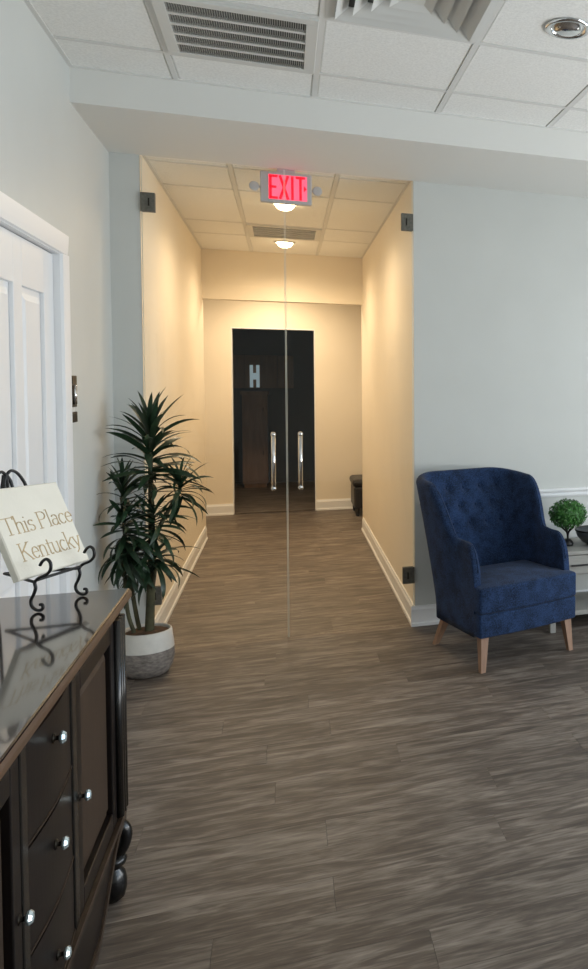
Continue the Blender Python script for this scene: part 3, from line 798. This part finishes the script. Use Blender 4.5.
# ------------------------------------------------------------------ potted plant
PC = Vector((-.727, -.360, 0))
pt = thing('potted_plant', 'tall artificial dracaena with drooping strap leaves in a two-tone pot', 'potted plant', PC)
gp = MB().lathe([(.0, .0), (.085, .0), (.104, .012), (.122, .045), (.130, .085), (.131, .118), (.130, .140)], (0, 0, 0), 40, caps=False).build('pot', CERG, pt)
MB().lathe([(.130, .140), (.1275, .165), (.123, .20), (.119, .236), (.114, .240), (.109, .236), (.110, .20), (.105, .19)], (0, 0, 0), 40, caps=False).build('glazed_rim', CERW, gp)
MB().lathe([(.0, .230), (.05, .236), (.09, .230), (.1085, .222)], (0, 0, 0), 30, caps=False).build('moss', SOIL, pt)
def leafmesh(L_, wd, droop, curl):
    m = MB(); N = 8; vs = []; fs = []
    px = pz = 0.0; ang = 0.0
    for i in range(N + 1):
        u = i/N
        wdt = wd*(0.55 + 0.9*u)*(1 - u**3) if u < 1 else 0.0
        wdt = max(wdt, .0006)
        vs += [(px, -wdt, pz + wdt*.3), (px, 0, pz), (px, wdt, pz + wdt*.3)]
        ang -= droop*(0.4 + 1.2*u)/N
        px += L_/N*math.cos(ang); pz += L_/N*math.sin(ang)
    for i in range(N):
        for k in range(2): fs.append((i*3 + k, i*3 + k + 1, i*3 + 4 + k, i*3 + 3 + k))
    return m.add(vs, fs, True).mesh('leaf', LEAF), (px, pz)
LM = [leafmesh(.26, .017, dr_, 0) for dr_ in (.4, .75, 1.1, 1.6)]
def cane(pts, ra, rb, nm='cane'):
    q = smooth_pts(pts, 6); n_ = len(q)
    return MB().tube(q, [ra + (rb - ra)*i/(n_ - 1) for i in range(n_)], 10).build(nm, BARK, pt)
CT = (.03, .00, 1.26)
cane([(.012, .0, .20), (.022, .0, .42), (.03, .0, .66), (.03, .01, .95), CT], .024, .010)
cane([(-.030, .02, .20), (-.055, .03, .34), (-.075, .02, .52), (-.09, .0, .72), (-.10, -.02, .95)], .011, .009)
cane([(-.045, -.02, .20), (-.080, -.03, .34), (-.09, -.03, .50), (-.09, -.04, .62), (-.09, -.06, .74)], .010, .009)
cane([(.03, .0, .66), (.07, -.02, .78), (.13, -.03, .90), (.175, -.03, .98)], .013, .009)
cane([(.022, .0, .40), (.04, -.02, .50), (.055, -.04, .60)], .011, .008)
def rosette(c, n_, L_, e0, e1, hgt, az0=0.0, lim=None):
    c = Vector(c)
    for i in range(n_):
        u = (i + .5)/n_
        az = az0 + i*2.399963 + random.uniform(-.2, .2)
        el = math.radians(e0 + (e1 - e0)*u + random.uniform(-7, 7))
        s = L_/.26*random.uniform(.82, 1.1)*(0.75 if u < .2 else 1.0)
        k = 0 if u < .15 else random.choice((0, 1, 1, 2, 2, 3))
        base = c + Vector((0, 0, hgt*(1 - u) - hgt/2))
        me, (tx, tz) = LM[k]
        for tries in range(30):                     # keep every leaf clear of the two walls
            rot_ = Matrix.Rotation(az, 3, 'Z') @ Matrix.Rotation(-el, 3, 'Y') @ Matrix.Rotation(random.uniform(-.7, .7), 3, 'X')
            wv = [PC + base + rot_ @ (v.co*s) for v in me.vertices]
            if min(v.x for v in wv) > XL + .004 and max(v.y for v in wv) < -.03: break
            az = random.uniform(0, 2*math.pi)
            if tries in (12, 20): s *= .85
        else: continue
        o = link('leaf', me, pt, base); o.rotation_euler = rot_.to_euler(); o.scale = (s, s*1.05, s)
rosette((.03, 0, 1.17), 66, .285, 78, -4, .30)
rosette((.175, -.03, .98), 42, .20, 75, -35, .10)
rosette((-.095, -.03, .95), 40, .20, 85, -15, .14)
rosette((-.085, -.07, .76), 64, .23, 50, -45, .22, 1.0)
rosette((.05, -.05, .80), 36, .21, 60, -35, .16, 2.0)
rosette((.055, -.04, .62), 26, .225, 40, -30, .08, .4)
rosette((-.05, -.06, .62), 26, .20, 30, -60, .10, .9)

# ------------------------------------------------------------------ armchair
CH = thing('armchair', 'navy blue button-tufted armchair with tapered wooden legs', 'armchair', (1.131, -.607, 0), math.radians(18.2))
def upath():
    p = []
    for i in range(14): p.append(Vector((-.322 + .022*i/14, -.252 + .432*i/14)))
    for i in range(13):
        a = math.radians(180 - 90*i/12); p.append(Vector((-.170 + .13*math.cos(a), .18 + .13*math.sin(a))))
    for i in range(1, 8): p.append(Vector((-.17 + .34*i/8, .31)))
    q = [Vector((-v.x, v.y)) for v in p[:27]][::-1]
    return p + q
raw = upath()
cum = [0.0]
for i in range(1, len(raw)): cum.append(cum[-1] + (raw[i] - raw[i-1]).length)
TOT = cum[-1]
def upos(d):
    d = max(0, min(TOT, d))
    for i in range(1, len(raw)):
        if d <= cum[i] + 1e-9:
            f_ = (d - cum[i-1])/max(1e-9, cum[i] - cum[i-1]); return raw[i-1].lerp(raw[i], f_)
    return raw[-1]
def unorm(d):
    tt = (upos(d + .02) - upos(d - .02)).normalized(); return Vector((-tt.y, tt.x))   # outward
def sst(a, b, x):
    x = max(0, min(1, (x - a)/(b - a))); return x*x*(3 - 2*x)
def hgt(d):
    d = min(d, TOT - d)
    h = .475 + .205*math.sqrt(max(0, 1 - (1 - min(d/.10, 1))**2))
    h += .012*sst(.1, .3, d) + .285*sst(.215, .40, d) + .034*sst(.36, .62, d)
    return h
def flare(d, z):
    dd = min(d, TOT - d); u = max(0, (z - .2)/.8)
    return (.006 + .066*sst(.12, .38, dd))*u**1.3
def lean(d, z):
    dd = min(d, TOT - d); return .110*sst(.28, .50, dd)*max(0, (z - .3)/.7)
BTN = []
for z_, offs in ((.905, (-.23, -.115, 0, .115, .23)), (.80, (-.1725, -.0575, .0575, .1725)), (.695, (-.23, -.115, 0, .115, .23))):
    for o_ in offs: BTN.append((TOT/2 + o_, z_))
def inner_pt(d, z, dim=True):
    p = upos(d); nn = unorm(d); dd = min(d, TOT - d)
    th = .044 + .057*sst(.29, .54, dd)*(1 - .75*sst(.75, 1.0, z))
    off = flare(d, z) - th
    if dim:
        for bd, bz in BTN:
            r2 = (d - bd)**2*1.35 + (z - bz)**2
            off += .022*math.exp(-r2/.0006) + .009*math.exp(-r2/.003)
    q = p + nn*off; return Vector((q.x, q.y + lean(d, z), z))
def outer_pt(d, z):
    p = upos(d); nn = unorm(d); q = p + nn*flare(d, z); return Vector((q.x, q.y + lean(d, z), z))
vs = []; fs = []
ND, NO, NI, NT = 150, 14, 40, 6
NR = NO + NT + NI
for i in range(ND + 1):
    d = TOT*i/ND; h = hgt(d)
    ro_, ri_ = outer_pt(d, h - .03), inner_pt(d, h - .03)
    col = [outer_pt(d, .185 + (h - .03 - .185)*k/(NO - 1)) for k in range(NO)]
    mid = (ro_ + ri_)/2; hv = (ri_ - ro_)/2
    for k in range(1, NT + 1):
        a = math.pi*k/(NT + 1); col.append(mid - hv*math.cos(a) + Vector((0, 0, .034*math.sin(a))))
    zl = .40
    col += [inner_pt(d, (h - .03) + (zl - (h - .03))*k/(NI - 1)) for k in range(NI)]
    vs += col
for i in range(ND):
    for k in range(NR - 1): fs.append((i*NR + k, i*NR + k + 1, (i+1)*NR + k + 1, (i+1)*NR + k))
    fs.append((i*NR, (i+1)*NR, (i+2)*NR - 1, (i+1)*NR - 1))
m = MB().add(vs, fs, True)
m.add([vs[k] for k in range(NR)], [tuple(range(NR))]); m.add([vs[ND*NR + k] for k in range(NR)], [tuple(range(NR))])
bk = m.build('backrest_and_arms', NAVY, CH)
for dd_ in (0, 1):
    pts = []
    for k in range(26):
        d = .004 + (.40)*k/25
        if dd_: d = TOT - d
        q = (outer_pt(d, hgt(d) - .03)*.35 + inner_pt(d, hgt(d) - .03, False)*.65); pts.append(Vector((q.x, q.y, hgt(d))))
    MB().tube(pts, .0045, 6).build('piping', NAVY, bk)
for bd, bz in BTN:
    q = inner_pt(bd, bz); nn = unorm(bd); nn = Vector((nn.x, nn.y, 0))
    b_ = MB().lathe([(0, .006), (.006, .005), (.010, .001), (.011, -.004)], (0, 0, 0), 10, caps=False)
    o = link('button', b_.mesh('button', NAVY), bk, q - nn*.002)
    o.rotation_euler = (-nn).to_track_quat('Z', 'Y').to_euler()
def pillow_box(x0, x1, y0, y1, z0, z1, bev, crown=0.0, seg=4):
    bm = bmesh.new(); bmesh.ops.create_cube(bm, size=1)
    for v in bm.verts: v.co = Vector(((x0+x1)/2 + v.co.x*(x1-x0), (y0+y1)/2 + v.co.y*(y1-y0), (z0+z1)/2 + v.co.z*(z1-z0)))
    bmesh.ops.subdivide_edges(bm, edges=list(bm.edges), cuts=7, use_grid_fill=True)
    sharp = [e_ for e_ in bm.edges if len(e_.link_faces) == 2 and e_.calc_face_angle() > 1.0]
    bmesh.ops.bevel(bm, geom=sharp, offset=bev, segments=seg, profile=0.5, affect='EDGES')
    cx, cy = (x0+x1)/2, (y0+y1)/2
    for v in bm.verts:
        a, b = (v.co.x - cx)/((x1-x0)/2), (v.co.y - cy)/((y1-y0)/2)
        if v.co.z > (z0+z1)/2: v.co.z += crown*max(0, 1 - a*a)*max(0, 1 - b*b)
        if v.co.y < cy: v.co.y -= .022*max(0, 1 - a*a)*min(1, -b)
    for v in bm.verts:
        v.co.x *= 1 - .14*sst(-.235, -.13, v.co.y)
    bm.verts.index_update()
    m_ = MB().add([v.co[:] for v in bm.verts], [[v.index for v in f.verts] for f in bm.faces], True); bm.free(); return m_
pillow_box(-.323, .323, -.315, .150, .190, .320, .012).build('seat_base', NAVY, CH)
pillow_box(-.324, .324, -.320, .150, .320, .462, .016, .024).build('seat_cushion', NAVY, CH)
def leg(tx, ty, fx, fy, zt):
    vs = []
    for (x, y_, z, r_) in ((tx, ty, zt, .024), (fx, fy, 0, .014)):
        vs += [(x - r_, y_ - r_, z), (x + r_, y_ - r_, z), (x + r_, y_ + r_, z), (x - r_, y_ + r_, z)]
    MB().add(vs, [(0,1,2,3),(7,6,5,4),(0,4,5,1),(1,5,6,2),(2,6,7,3),(3,7,4,0)]).build('leg', LEG, CH)
for s in (-1, 1):
    leg(s*.278, -.268, s*.296, -.290, .195)
    leg(s*.225, .215, s*.262, .295, .195)

# ------------------------------------------------------------------ console, topiary, bowl
CO = (1.90, -.245, 0)
t = thing('console_table', 'pale grey console table with a drawer and low shelf beside the blue armchair', 'table', CO)
hx, hy = .41, .215
MB().box((-hx - .012, -hy - .012, .482), (hx + .012, hy, .505), .004).build('top', CONS, t)
for sx in (-1, 1):
    for sy in (-1, 1):
        MB().box((sx*hx, sy*hy, 0), (sx*(hx - .036), sy*(hy - .036), .482), .002).build('leg', CONS, t)
MB().box((-hx + .036, -hy + .014, .350), (hx - .036, hy - .006, .481)).build('apron', CONS, t)
MB().box((-hx + .002, -hy + .036, .350), (-hx + .016, hy - .036, .481)).build('side_panel', CONS, t)
for xa, xb in ((-hx + .042, -.006), (.006, hx - .042)):
    dd = MB().box((xa, -hy - .002, .360), (xb, -hy + .014, .476), .003).build('drawer_front', CONS, t)
    MB().box(((xa + xb)/2 - .09, -hy - .020, .411), ((xa + xb)/2 + .09, -hy - .010, .421), .002).box(((xa + xb)/2 - .08, -hy - .012, .413), ((xa + xb)/2 - .07, -hy - .002, .419)).box(((xa + xb)/2 + .07, -hy - .012, .413), ((xa + xb)/2 + .08, -hy - .002, .419)).build('pull', BLACKP, dd)
MB().box((-hx + .036, -hy + .006, .095), (hx - .036, hy - .006, .125), .003).build('low_shelf', CONS, t)
TPC = Vector((1.668, -.27, .505))
t = thing('topiary', 'small round green topiary ball on dark stems on the console', 'plant', TPC)
MB().lathe([(.0, 0), (.034, 0), (.040, .012), (.030, .030), (.018, .042), (.0, .044)], (0, 0, 0), 18, caps=False).build('base', BLACKP, t)
m = MB()
for a in range(5):
    an = a*1.2566 + .3
    m.tube(smooth_pts([(0, 0, .03), (.006*math.cos(an), .006*math.sin(an), .085), (.045*math.cos(an), .045*math.sin(an), .125), (.05*math.cos(an), .05*math.sin(an), .17)], 4), .006, 6)
m.build('stems', TWIG, t)
m = MB(); cz = .205
m.lathe([(0, cz - .07)] + [(.104*math.cos(math.radians(a)), cz + .068*math.sin(math.radians(a))) for a in range(-75, 76, 15)] + [(0, cz + .07)], (0, 0, 0), 16, caps=False)
for i in range(1500):
    z_ = random.uniform(-1, 1); an = random.uniform(0, 6.283); rr_ = math.sqrt(1 - z_*z_)
    nd = Vector((rr_*math.cos(an), rr_*math.sin(an), z_)); s = random.uniform(.85, 1.06)
    c = Vector((nd.x*.118*s, nd.y*.118*s, cz + nd.z*.090*s))
    t1 = nd.cross(Vector((random.random() - .5, random.random() - .5, random.random() - .5))).normalized(); t2 = nd.cross(t1)
    ax = (t1 + nd*random.uniform(-.2, .9)).normalized(); L_ = random.uniform(.012, .02); wd = L_*.42
    m.add([c - ax*L_*.5, c + t2*wd, c + ax*L_*.6 + nd*.004, c - t2*wd], [(0, 1, 2), (0, 2, 3)])
tag(m.build('foliage', LEAF2, t), kind='stuff')
t = thing('bowl', 'dark grey ceramic bowl on the console beside the topiary', 'bowl', (1.845, -.30, .505))
MB().lathe([(.0, .006), (.045, .0), (.05, .004), (.085, .022), (.118, .060), (.130, .100), (.126, .101), (.112, .064), (.08, .030), (.0, .014)], (0, 0, 0), 36, caps=False).build('shell', BOWL, t)
MB().lathe([(.1305, .094), (.133, .099), (.1305, .104), (.1255, .104), (.1245, .099)], (0, 0, 0), 36, caps=False).build('rim', BRONZE, t)
